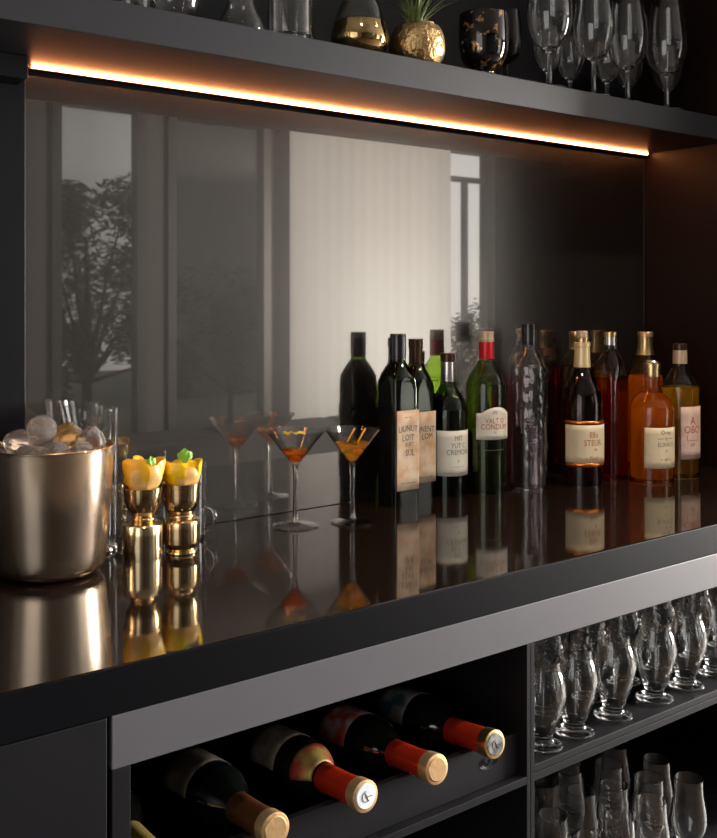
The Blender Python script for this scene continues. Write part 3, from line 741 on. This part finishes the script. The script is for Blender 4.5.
# ------------------------------------------------------------------ bottles on the worktop
def bottle(name, x, y, label, prof, body, liquid=None, fill=None, square=None, cat='bottle', rz=0, base=0, seg=64):
    t = thing(name, label, cat, (x, y, ZC), rz)
    P = interp(prof, 4)
    sq = None
    if square: sq = lambda z: 1 - min(1, max(0, (z - square[0]) / (square[1] - square[0])))
    lathe('bottle_glass', P, M[body], t, seg, sq=sq)
    if liquid:
        g = .0018
        L = [(0, .006)] + [(max(0, p[0] - g), max(p[1], .006)) for p in P if p[1] < fill and p[0] > g and p[1] >= 0.003]
        L += [(max(.001, profile_r(P, fill) - g), fill), (0, fill)]
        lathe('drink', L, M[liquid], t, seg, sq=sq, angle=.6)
    return t, (lambda z: profile_r(P, z))
def cap(t, prof, mat, name='cap', seg=40): return lathe(name, prof, M[mat], t, seg)
def knurl_cap(t, r, z0, z1, mat, name='screw_cap'):
    prof = [(r - .0004, z0), (r, z0 + .0004), (r, z0 + .004), (r - .0007, z0 + .0045), (r - .0007, z0 + .0055), (r, z0 + .006), (r, z1 - .0055), (r - .0006, z1 - .005), (r - .0006, z1 - .0035), (r, z1 - .003), (r - .0002, z1 - .0008), (r - .0012, z1), (0, z1)]
    return lathe(name, [(0, z0)] + prof, M[mat], t, 48, angle=.5)

# 1 tall square black bottle
t, R = bottle('liquor_bottle', 1.124, -.066, 'tall square black bottle with peach label, leftmost of the row',
    [(0, .001, 1), (.0262, 0, 1), (.0284, .003), (.0288, .01), (.0288, .215), (.0286, .226), (.0262, .240), (.0205, .253), (.0155, .262), (.0138, .270), (.0134, .296, 1), (0, .296, 1)], 'dkgreen_shell', 'wine_dark', .262, square=(.222, .262))
knurl_cap(t, .0150, .268, .3155, 'black_cap')
wrap_patch('label', .0288, .030, .176, .0262, M['peach'], t, flat=True)
print_on(t, .0288, [('UUNUT', .138, .0128, 0), ('LOIT', .121, .013, .0), ('SURT', .110, .009, .003), ('SUL', .093, .013, .004), ('*line', .043, .034, 0), ('~ ~', .160, .010, 0)], M['ink'], flat=True, curvature=6)
# 2 second square bottle behind
t, R = bottle('liquor_bottle', 1.192, -.036, 'square dark bottle with peach label, half hidden behind the leftmost bottle',
    [(0, .001, 1), (.0255, 0, 1), (.0278, .003), (.0281, .01), (.0281, .205), (.0278, .214), (.0255, .230), (.0200, .243), (.0150, .252), (.0128, .262), (.0124, .284, 1), (0, .284, 1)], 'dkgreen_shell', 'wine_dark', .250, square=(.205, .252))
cap(t, [(0, .2555), (.0132, .2555), (.0134, .257), (.0128, .285), (0, .285)], 'brown_cap', 'neck_sleeve')
knurl_cap(t, .0142, .2851, .3035, 'brown_cap')
wrap_patch('label', .0281, .032, .166, .0258, M['peach'], t, flat=True)
print_on(t, .0281, [('UNENT', .128, .013, 0), ('LOM', .114, .013, .004), ('*line', .042, .034, 0)], M['ink'], flat=True, curvature=5)
# 3 short dark green wine bottle
t, R = bottle('wine_bottle', 1.262, -.050, 'shorter dark green wine bottle with white label and silver neck foil',
    [(0, .006, 1), (.033, .001), (.0370, .003), (.0378, .010), (.0378, .150), (.0366, .168), (.0300, .188), (.0205, .202), (.0150, .214), (.0136, .226), (.0130, .250, 1), (0, .250, 1)], 'dkgreen_shell', 'wine_dark', .196)
cap(t, [(0, .2195), (.0142, .2195), (.0144, .221), (.0138, .2575), (0, .2575)], 'silver_foil', 'neck_foil')
knurl_cap(t, .0146, .2578, .2745, 'brown_cap')
wrap_patch('label', .0378, .040, .127, .0425, M['cream'], t, rot=-.28)
print_on(t, .0378, [('MIT', .108, .011, .004), ('YUT C', .094, .011, .004), ('CREMONS', .081, .0115, .006), ('v.', .066, .009, .004), ('~ ~~~ ~', .055, .008, .002), ('*line', .046, .050, 0)], M['ink_grey'], rot=-.26)
# 4 tall green bottle, red foil
t, R = bottle('wine_bottle', 1.3385, -.078, 'tall green wine bottle with red neck foil and arched white label',
    [(0, .006, 1), (.034, .001), (.0390, .003), (.0400, .010), (.0402, .195), (.0388, .212), (.0320, .232), (.0215, .247), (.0158, .256), (.0142, .266), (.0136, .298, 1), (0, .298, 1)], 'green_shell', 'wine_dark', .122)
cap(t, [(0, .262), (.0150, .262), (.0153, .264), (.0146, .2950), (0, .2950)], 'red_foil', 'neck_foil')
cap(t, [(0, .2952), (.0150, .2952), (.0154, .2960), (.0154, .3020), (.0146, .3026), (.0146, .3105), (.0152, .3110), (.0150, .3155), (0, .3157)], 'beige_cap', 'cap')
wrap_patch('label', .0402,   .107, .158, .0415, M['cream'], t, rot=-.235, arch=.012)
print_on(t, .0402, [('W', .156, .009, 0), ('VALT O', .139, .0115, 0), ('CONDUM', .127, .0125, 0)], M['ink_red'], rot=-.33)
print_on(t, .0402, [('u', .119, .008, 0), ('. ,.- .', .111, .009, 0), ('*line', .087, .040, 0)], M['ink_grey'], rot=-.33)
# 5 clear embossed bottle
t, R = bottle('vodka_bottle', 1.433, -.103, 'clear embossed glass bottle with black cap, half full of clear spirit',
    [(0, .006, 1), (.030, .001), (.0355, .003), (.0365, .010), (.0367, .225), (.0355, .240), (.0290, .258), (.0195, .272), (.0145, .284), (.0125, .300), (.0122, .318, 1), (0, .318, 1)], 'embossed_shell', 'clear_liquor', .128)
knurl_cap(t, .0152, .2870, .3300, 'black_cap')
bm = bmesh.new()     # raised ornament: arches and lettering
for (a0, zc_, w, hh) in ((0, .062, .40, .034), (-.9, .062, .34, .034), (.9, .062, .34, .034), (0, .150, .40, .026), (-.9, .150, .34, .026), (.9, .150, .34, .026)):
    pts = []
    for k in range(25):
        b_ = 2 * PI * k / 24; a = a0 + w * math.copysign(abs(math.cos(b_)) ** .5, math.cos(b_)) * .9
        pts.append((.0368 * math.sin(a), -.0368 * math.cos(a), zc_ + hh * math.copysign(abs(math.sin(b_)) ** .6, math.sin(b_))))
    tube_bm(bm, pts, .0009, 6)
for zc_ in (.018, .105, .192, .200):
    tube_bm(bm, [(.0367 * math.sin(2 * PI * k / 48), -.0367 * math.cos(2 * PI * k / 48), zc_) for k in range(49)], .0008, 6)
finish('raised_ornament', bm, M['clear_shell'], t)
print_on(t, .0367, [('ANO', .140, .030, 0), ('VAY', .205, .014, 0), ('UAN', .050, .024, 0)], M['clear_shell'], name='raised_lettering')
# 6 dark red bottle with orange edged label
t, R = bottle('brandy_bottle', 1.547, -.143, 'dark red brandy bottle with cream label edged in orange foil',
    [(0, .006, 1), (.036, .001), (.0415, .003), (.0428, .010), (.0430, .150), (.0415, .175), (.0350, .200), (.0255, .220), (.0185, .236), (.0152, .250), (.0140, .262), (.0136, .290, 1), (0, .290, 1)], 'amber_shell', 'red_brandy', .248)
cap(t, [(0, .2405), (.0170, .2405), (.0172, .242), (.0158, .262), (.0152, .282), (.0166, .283), (.0168, .2905), (.0156, .2915), (0, .2915)], 'cream_foil', 'neck_foil')
cap(t, [(0, .2917), (.0125, .2917), (.0128, .3000), (0, .3002)], 'gold_foil', 'stopper_base')
cap(t, [(0, .3004), (.0112, .3004), (.0118, .302), (.0118, .3125), (.0108, .3145), (0, .3147)], 'beige_cap', 'stopper')
wrap_patch('label', .0430, .050, .126, .0525, M['cream_warm'], t, rot=-.51)
wrap_patch('foil_band', .0430, .1263, .1345, .0535, M['orange_foil'], t, rot=-.51, nz=2)
wrap_patch('foil_band', .0430, .0415, .0497, .0535, M['orange_foil'], t, rot=-.51, nz=2)
print_on(t, .0430, [('Ellis', .101, .013, .0), ('STEUR.', .085, .0135, 0), ('w', .074, .010, .004), ('~ Nuit ~', .056, .010, 0)], M['ink_red'], rot=-.30)
# 7 round flask behind bottle 6
t, R = bottle('whisky_bottle', 1.640, -.047, 'dark round shouldered bottle mostly hidden behind the brandy bottle',
    [(0, .006, 1), (.034, .001), (.0390, .004), (.0400, .012), (.0402, .190), (.0400, .215), (.0370, .236), (.0270, .254), (.0175, .264), (.0140, .272), (.0135, .294, 1), (0, .294, 1)], 'amber_shell', 'red_brandy', .235)
cap(t, [(0, .2700), (.0148, .2700), (.0148, .294), (.0155, .295), (.0155, .3080), (.0145, .3090), (0, .3090)], 'gold_foil', 'cap')
# 8 tall faceted red bottle
t, R = bottle('liqueur_bottle', 1.649, -.132, 'tall slim red liqueur bottle with dark collar and gold cap',
    [(0, .004, 1), (.0270, .001), (.0300, .003), (.0305, .012), (.0305, .200), (.0298, .222), (.0262, .245), (.0195, .262), (.0142, .272), (.0128, .280), (.0125, .296, 1), (0, .296, 1)], 'amber_shell', 'red_liquor', .210, square=(.200, .262))
cap(t, [(0, .2735), (.0142, .2735), (.0144, .2745), (.0140, .2820), (0, .2820)], 'black_cap', 'collar')
cap(t, [(0, .2822), (.0128, .2822), (.0130, .300), (0, .3002)], 'silver_foil', 'neck_foil')
cap(t, [(0, .3004), (.0138, .3004), (.0140, .3095), (.0125, .3105), (0, .3105)], 'gold_foil', 'cap')
# 9 bottle behind 10
t, R = bottle('rum_bottle', 1.848, -.072, 'dark amber bottle with gold neck standing behind the amber whisky bottle',
    [(0, .006, 1), (.035, .001), (.0400, .004), (.0412, .012), (.0414, .175), (.0400, .195), (.0350, .215), (.0270, .235), (.0200, .252), (.0160, .268), (.0150, .280), (.0145, .294, 1), (0, .294, 1)], 'amber_shell', 'amber_liquor', .205)
cap(t, [(0, .252), (.0212, .252), (.0176, .266), (.0164, .280), (.0160, .292), (0, .292)], 'gold_foil', 'neck_foil')
cap(t, [(0, .2922), (.0172, .2922), (.0175, .3030), (.0165, .3045), (0, .3045)], 'gold_end', 'cap')
# 10 amber whisky
t, R = bottle('whisky_bottle', 1.706, -.195, 'glowing amber whisky bottle with cream label at the front right',
    [(0, .006, 1), (.038, .001), (.0438, .003), (.0450, .010), (.0452, .140), (.0440, .155), (.0380, .170), (.0260, .182), (.0185, .190), (.0160, .200), (.0150, .228, 1), (0, .228, 1)], 'amber_shell', 'amber_liquor', .181)
cap(t, [(0, .2170), (.0166, .2170), (.0168, .2185), (.0158, .2330), (.0172, .2338), (.0172, .2440), (.0160, .2450), (0, .2450)], 'gold_foil', 'neck_foil')
cap(t, [(0, .2452), (.0120, .2452), (.0124, .2480), (.0105, .2510), (0, .2512)], 'silver_foil', 'stopper')
wrap_patch('label', .0452, .030, .114, .043, M['cream_warm'], t, rot=-.31)
print_on(t, .0452, [('Orno', .100, .011, 0), ('~~ o ~~', .088, .011, 0), ('ELIVAUS', .075, .0105, 0), ('u', .064, .010, 0), ('~ on ~', .046, .009, 0)], M['ink_grey'], rot=-.25)
# 11 yellow green bottle at the right
t, R = bottle('wine_bottle', 1.8085, -.192, 'olive green bottle with pinkish label, rightmost of the row',
    [(0, .006, 1), (.035, .001), (.0398, .003), (.0408, .010), (.0410, .175), (.0400, .190), (.0340, .207), (.0235, .222), (.0165, .231), (.0145, .240), (.0138, .268, 1), (0, .268, 1)], 'olive_shell', 'gold_liquor', .190)
cap(t, [(0, .2400), (.0152, .2400), (.0154, .2415), (.0146, .2690), (0, .2690)], 'beige_cap', 'neck_foil')
knurl_cap(t, .0150, .2692, .2835, 'brown_cap')
wrap_patch('label', .0410, .038, .150, .032, M['pink_label'], t, rot=-.15)
print_on(t, .0410, [('A', .112, .020, 0), ('OBO', .094, .018, 0), ('(___)', .080, .014, 0), ('ux', .066, .012, 0), ('*line', .046, .040, 0)], M['ink_red'], rot=-.28)

# ------------------------------------------------------------------ wine bottles lying in the rack
def lying(x, label, endmat, capmat, labelmat, ring, zend=.7062, yend=-.540, body_len=.19, yaw=0, seal=False, neck_label=None, long=.086, nm='lying_wine_bottle'):
    r = .0368
    zb = zt + r + .0006; Lh = .300
    tilt = math.asin((zend - zb) / Lh)
    t = bpy.data.objects.new(nm, None); C.objects.link(t); tag(t, label, 'wine bottle')
    t.location = (x, yend, zend); t.rotation_euler = (PI / 2 - tilt + PI, 0, yaw)
    # local +Z runs from the mouth into the rack
    body = interp([(0, .004, 1), (.0135, .004, 1), (.0138, .03), (.0142, .070), (.0180, .090), (.0285, .108), (.0355, .126), (.0368, .142), (.0368, .286), (.0350, .296), (.028, .299), (0, .292, 1)], 4)
    lathe('bottle_glass', body, M['black_glass'], t, 56)
    lathe('capsule', interp([(.0150, .0170, 1), (.0170, .0172, 1), (.0172, .024), (.0166, .040), (.0168, .060), (.0176, long, 1), (.0160, long, 1)], 3), M[capmat], t, 48)
    lathe('capsule_band', [(0, .0008), (.0158, .0004), (.0182, .0010), (.0186, .0024), (.0184, .0168), (.0150, .0169), (0, .0169)], M[ring], t, 48)
    e = lathe('capsule_end', [(0, -.0010), (.0136, -.0010), (.0146, .0002), (.0146, .0010)], M[endmat], t, 40)
    if seal:
        bm = bmesh.new()
        tube_bm(bm, [(.006 * math.cos(a), .006 * math.sin(a), -.0013) for a in [k * PI / 10 for k in range(3, 16)]], .0004, 5)
        tube_bm(bm, [(-.001, -.004, -.0013), (.002, .005, -.0013)], .0005, 5); tube_bm(bm, [(-.001, .0, -.0013), (.009, .001, -.0013)], .0004, 5)
        finish('seal_print', bm, M['ink'], t)
    # body label: on the upper side (local -Y is up here)
    def patch(nm_, R_, z0, z1, a0, a1, mat):
        bm = bmesh.new(); g = []
        for j in range(7):
            z = z0 + (z1 - z0) * j / 6; row = []
            for i in range(25):
                a = a0 + (a1 - a0) * i / 24
                rr = (profile_r(body, z) if R_ is None else R_) + .0006
                row.append(bm.verts.new((rr * math.sin(a), rr * math.cos(a) * UP, z)))
            g.append(row)
        for j in range(6):
            for i in range(24): bm.faces.new((g[j][i], g[j][i + 1], g[j + 1][i + 1], g[j + 1][i]))
        o = finish(nm_, bm, mat, t, angle=1.5); sm = o.modifiers.new('paper', 'SOLIDIFY'); sm.thickness = .0003; sm.offset = 1
    UP = -1
    patch('label', None, .152, .215, -1.5, 1.5, labelmat)
    if neck_label: patch('shoulder_label', None, .090, .119, -1.6, 1.6, neck_label)
    return t
m_lab_a = pmat('aged_label_a', (.28, .24, .20), .6, var=(26, (.12, .10, .07), .08))
m_lab_b = pmat('grey_red_label', (.26, .23, .22), .6, var=(38, (.30, .05, .03), .05))
m_lab_c = pmat('grey_blue_label', (.24, .22, .20), .6, var=(30, (.03, .07, .09), .06))
m_seal = pmat('white_seal', (.72, .74, .76), .35, var=(60, (.55, .60, .66), .2))
m_dome = pmat('smoky_end', (.10, .11, .12), .12, .3, coat=.8, var=(60, (.35, .36, .36), .1))
m_sh = pmat('gold_red_label', (.42, .30, .08), .45, .4, var=(28, (.35, .04, .02), .08))
m_sh2 = pmat('copper_label', (.30, .12, .06), .4, .5, var=(28, (.30, .28, .22), .08))
M['seal'] = m_seal; M['dome'] = m_dome
lying(.5700, 'lying wine bottle with copper neck foil and plain gold end', 'gold_end', 'copper_capsule', m_lab_a, 'gold_end', neck_label=None, yend=-.536, zend=.7035)
lying(.6920, 'lying wine bottle with red neck foil and white clock-like seal', 'seal', 'red_capsule', m_lab_a, 'gold_end', seal=True, neck_label=m_sh, yend=-.542)
lying(.8040, 'lying wine bottle with red neck foil and plain gold end', 'gold_end', 'red_capsule', m_lab_b, 'gold_end', yend=-.543)
lying(.9115, 'lying wine bottle with red neck foil and smoky glass end, nearest the divider', 'dome', 'red_capsule', m_lab_c, 'gold_foil', seal=True, yend=-.537)
lying(.4470, 'lying wine bottle with yellow neck foil, cut off at the lower left', 'yellow_capsule', 'yellow_capsule', m_lab_a, 'yellow_capsule', zend=.690, yend=-.5030)

# ------------------------------------------------------------------ tulip glasses in the cabinet
tul = interp([(0, 0, 1), (.0285, 0, 1), (.0300, .0012), (.0295, .0035), (.0220, .0075), (.0165, .012), (.0165, .018), (.0200, .032), (.0265, .055), (.0318, .080), (.0325, .094), (.0290, .112), (.0245, .126), (.0240, .138, 1)], 3)
tul = [(r * (1.09 if z > .024 else 1), z * .925) for r, z in tul]
ti = [(.0226, .138), (.0231, .126), (.0276, .112), (.0311, .094), (.0304, .080), (.0251, .055), (.0186, .033), (.0120, .021), (0, .019)]
ti = [(r * (1.09 if z > .022 else 1), z * .925) for r, z in ti]
tall_prof = interp([(0, 0, 1), (.0285, 0, 1), (.0298, .0012), (.0290, .0035), (.0200, .008), (.0170, .014), (.0210, .026), (.0300, .048), (.0328, .066), (.0300, .090), (.0262, .112), (.0252, .138, 1)], 3)
tall_in = [(.0238, .138), (.0248, .112), (.0286, .090), (.0314, .066), (.0286, .048), (.0196, .028), (.0120, .020), (0, .018)]
src = {}
def tulip(x, y, z, kind, label, group):
    if kind not in src:
        o = lathe('tulip_glass', tul + ti if kind == 0 else tall_prof + tall_in, M['crystal'], None, 44); src[kind] = o
    else:
        o = src[kind].copy(); C.objects.link(o)
    o.location = (x, y, z); o.rotation_euler = (0, 0, rnd.uniform(0, 3))
    tag(o, label, 'drinking glass', group)
    return o
ordn = ['first', 'second', 'third', 'fourth', 'fifth', 'sixth', 'seventh', 'eighth', 'ninth', 'tenth', 'eleventh']
xs0 = [1.030, 1.139, 1.233, 1.341, 1.429, 1.518, 1.608]
xs0[0] = 1.066
for i, x in enumerate(xs0):
    tulip(x, -.478 + .002 * i, gz + .0003, 0, 'tulip glass in the front row of the upper cabinet shelf, %s from the divider' % ordn[i], 'tulip glasses on the upper cabinet shelf')
for r_i, (y, xa, n_) in enumerate([(-.398, 1.062, 8), (-.318, 1.100, 8), (-.235, 1.060, 8), (-.155, 1.06, 8)]):
    for i in range(n_):
        tulip(xa + i * .098 + rnd.uniform(-.006, .006), y + rnd.uniform(-.004, .004), gz + .0003, 0, 'tulip glass in the %s row of the upper cabinet shelf, %s from the divider' % (ordn[r_i + 1], ordn[i]), 'tulip glasses on the upper cabinet shelf')
low = [(1.052, -.350), (1.130, -.345), (1.231, -.349), (1.334, -.327 + .004), (1.318, -.418), (1.406, -.418), (1.525, -.410), (1.2305, -.432), (1.140, -.440), (1.050, -.440),
       (1.395, -.345), (1.470, -.365), (1.453, -.288), (1.540, -.330), (1.376, -.258), (1.305, -.262), (1.225, -.270), (1.130, -.270), (1.525, -.245), (1.44, -.20), (1.33, -.18)]
rows = sorted(low, key=lambda p: p[1])
for (x, y) in low:
    row = 'front' if y < -.40 else 'second' if y < -.31 else 'third' if y < -.22 else 'rear'
    same = sorted(p[0] for p in low if ('front' if p[1] < -.40 else 'second' if p[1] < -.31 else 'third' if p[1] < -.22 else 'rear') == row)
    tulip(x, y, LZ + .0003, 1, 'tulip glass in the %s row of the bottom cabinet shelf, %s from the divider' % (row, ordn[same.index(x)]), 'tulip glasses on the bottom cabinet shelf')

# ------------------------------------------------------------------ on the upper shelf
ZT2 = ZT + .0004
def simple(name, x, y, prof, t_, mat, label, cat, group=None, seg=56):
    o = lathe(name, shell(prof, t_), M[mat], None, seg, loc=(x, y, ZT2)); return tag(o, label, cat, group)
simple('glass_bowl', .611, -.198, interp([(0, 0, 1), (.016, 0, 1), (.018, .002), (.020, .0045), (.029, .013), (.0345, .030), (.036, .048), (.033, .068), (.028, .082, 1)], 4), .0018, 'crystal', 'round clear glass bowl, leftmost of the vessels on the upper shelf', 'glass')
simple('clear_glass', .560, -.165, interp([(0, 0, 1), (.022, 0, 1), (.024, .003), (.025, .03), (.026, .09, 1)], 4), .0018, 'crystal', 'straight clear glass just behind the round glass bowl', 'glass')
simple('hourglass_tumbler', .718, -.195, interp([(0, 0, 1), (.034, 0, 1), (.0365, .002), (.0345, .012), (.0250, .032), (.0205, .043), (.0205, .050), (.0260, .060), (.0350, .078), (.038, .098, 1)], 4), .0020, 'crystal', 'hourglass shaped clear tumbler on the upper shelf', 'glass')
simple('glass_tumbler', .807, -.193, interp([(0, 0, 1), (.028, 0, 1), (.031, .0025), (.030, .006), (.0345, .009), (.0355, .014), (.0355, .05), (.0355, .10, 1)], 4), .0024, 'crystal', 'straight heavy based clear tumbler on the upper shelf', 'glass')
# teardrop vase, gold below
t = thing('teardrop_vase', 'teardrop glass vase with a gold mirrored base on the upper shelf', 'vase', (.946, -.1875, ZT2))
vz = interp([(0, 0, 1), (.026, 0, 1), (.038, .006), (.0465, .020), (.0475, .034), (.043, .054, 1)], 5)
lathe('gold_base', vz + [(0, .054)], M['gold_mirror'], t, 64, angle=.6)
lathe('glass_top', shell([(0, .0545), (.0425, .0545)] + interp([(.0425, .0546), (.036, .075), (.026, .098), (.017, .120), (.014, .150), (.018, .170, 1)], 4), .0015), M['glass'], t, 64)
# hammered pot with grass
t = thing('potted_plant', 'spiky green grass in a hammered brass pot on the upper shelf', 'potted plant', (1.067, -.189, ZT2))
pz = interp([(0, 0, 1), (.030, 0, 1), (.038, .004), (.0465, .020), (.0480, .036), (.0455, .054), (.040, .066), (.037, .068, 1)], 5)
lathe('pot', shell(pz, .003), M['hammered'], t, 72)
lathe('soil', [(0, .058), (.038, .058)], M['bark'], t, 32)
lathe('pot_plug', interp([(0, .0585, 1), (.013, .0585, 1), (.0135, .070), (.0125, .0735, 1), (0, .0735, 1)], 3), M['terracotta'], t, 32, loc=(.006, -.018, 0))
bm = bmesh.new(); r_ = random.Random(5)
for k in range(95):
    a = r_.uniform(0, 2 * PI); L = r_.uniform(.05, .095); out = r_.uniform(.15, .95); x0, y0 = .012 * r_.random() * math.cos(a) - .004, .012 * r_.random() * math.sin(a)
    w = r_.uniform(.0011, .0019); prev = None
    for i in range(7):
        u = i / 6; rr = L * out * u ** 1.5; z = .06 + L * (1 - .35 * out * u) * u
        p = Vector((x0 + rr * math.cos(a), y0 + rr * math.sin(a), z)); s_ = Vector((-math.sin(a), math.cos(a), 0)) * w * (1 - u * .95)
        nn = Vector((math.cos(a), math.sin(a), 0)) * .0004 * (1 - u * .9)
        cur = (bm.verts.new(p - s_), bm.verts.new(p + nn), bm.verts.new(p + s_))
        if prev: bm.faces.new((prev[0], prev[1], cur[1], cur[0])); bm.faces.new((prev[1], prev[2], cur[2], cur[1]))
        prev = cur
finish('grass_blades', bm, M['grass'], t)
# black and gold goblet
simple('black_gold_goblet', 1.227, -.186, interp([(0, 0, 1), (.030, 0, 1), (.032, .002), (.026, .006), (.020, .011), (.024, .018), (.037, .032), (.0440, .055), (.0455, .085), (.0440, .118, 1)], 4), .0025, 'mercury', 'black bowl goblet flecked with gold beside the potted grass', 'goblet')
simple('smoked_goblet', 1.345, -.125, interp([(0, 0, 1), (.026, 0, 1), (.027, .002), (.010, .006), (.0055, .014), (.0055, .055), (.012, .062), (.026, .074), (.0310, .095), (.0300, .130), (.028, .160, 1)], 4), .0022, 'smoke_gold', 'smoked dark goblet with tall stem behind the gold flecked one', 'goblet')
# wine glasses
wsrc = {}
def wine(x, y, s_, label, kind=0):
    if kind == 0: p = [(0, 0, 1), (.031, 0, 1), (.0325, .0008), (.0310, .0024), (.012, .0050), (.0055, .010), (.0040, .022), (.0038, .062), (.0060, .074), (.0180, .081), (.0330, .096), (.0415, .125), (.0425, .155), (.0370, .195), (.0320, .225, 1)]
    else: p = [(0, 0, 1), (.026, 0, 1), (.0275, .0008), (.026, .0024), (.010, .0050), (.0050, .010), (.0038, .022), (.0038, .052), (.0060, .062), (.0180, .072), (.0285, .094), (.0295, .115), (.0240, .150, 1)]
    P = interp(p, 4)
    k0 = [i for i, q in enumerate(P) if q[0] < .0065 and q[1] > .04][-1]
    inner = []
    for q in P[::-1]:
        if q[1] <= P[k0][1] + .004: break
        inner.append((q[0] - .0012, q[1]))
    inner.append((0, P[k0][1] + .006))
    key = kind
    if key not in wsrc: o = lathe('wine_glass', P + inner, M['crystal'], None, 60); wsrc[key] = o
    else: o = wsrc[key].copy(); C.objects.link(o)
    o.location = (x, y, ZT2); o.scale = (s_, s_, s_)
    return tag(o, label, 'wine glass', 'wine glasses on the upper shelf')
wine(1.383, -.2035, 1.0, 'large wine glass, leftmost of the front four on the upper shelf')
wine(1.510, -.2035, .99, 'large wine glass, second from the left of the front four')
wine(1.615, -.2035, .95, 'large wine glass, third from the left of the front four')
wine(1.745, -.2035, 1.02, 'large wine glass, rightmost of the front four by the side wall')
wine(1.470, -.120, 1.0, 'small wine glass behind the gap between the first two large ones', 1)
wine(1.565, -.095, 1.0, 'small wine glass behind the second large wine glass', 1)
wine(1.660, -.115, 1.08, 'small wine glass behind the third large wine glass', 1)
wine(1.755, -.095, 1.12, 'small wine glass behind the rightmost large one', 1)
wine(1.850, -.130, 1.10, 'small wine glass nearest the side wall on the upper shelf', 1)
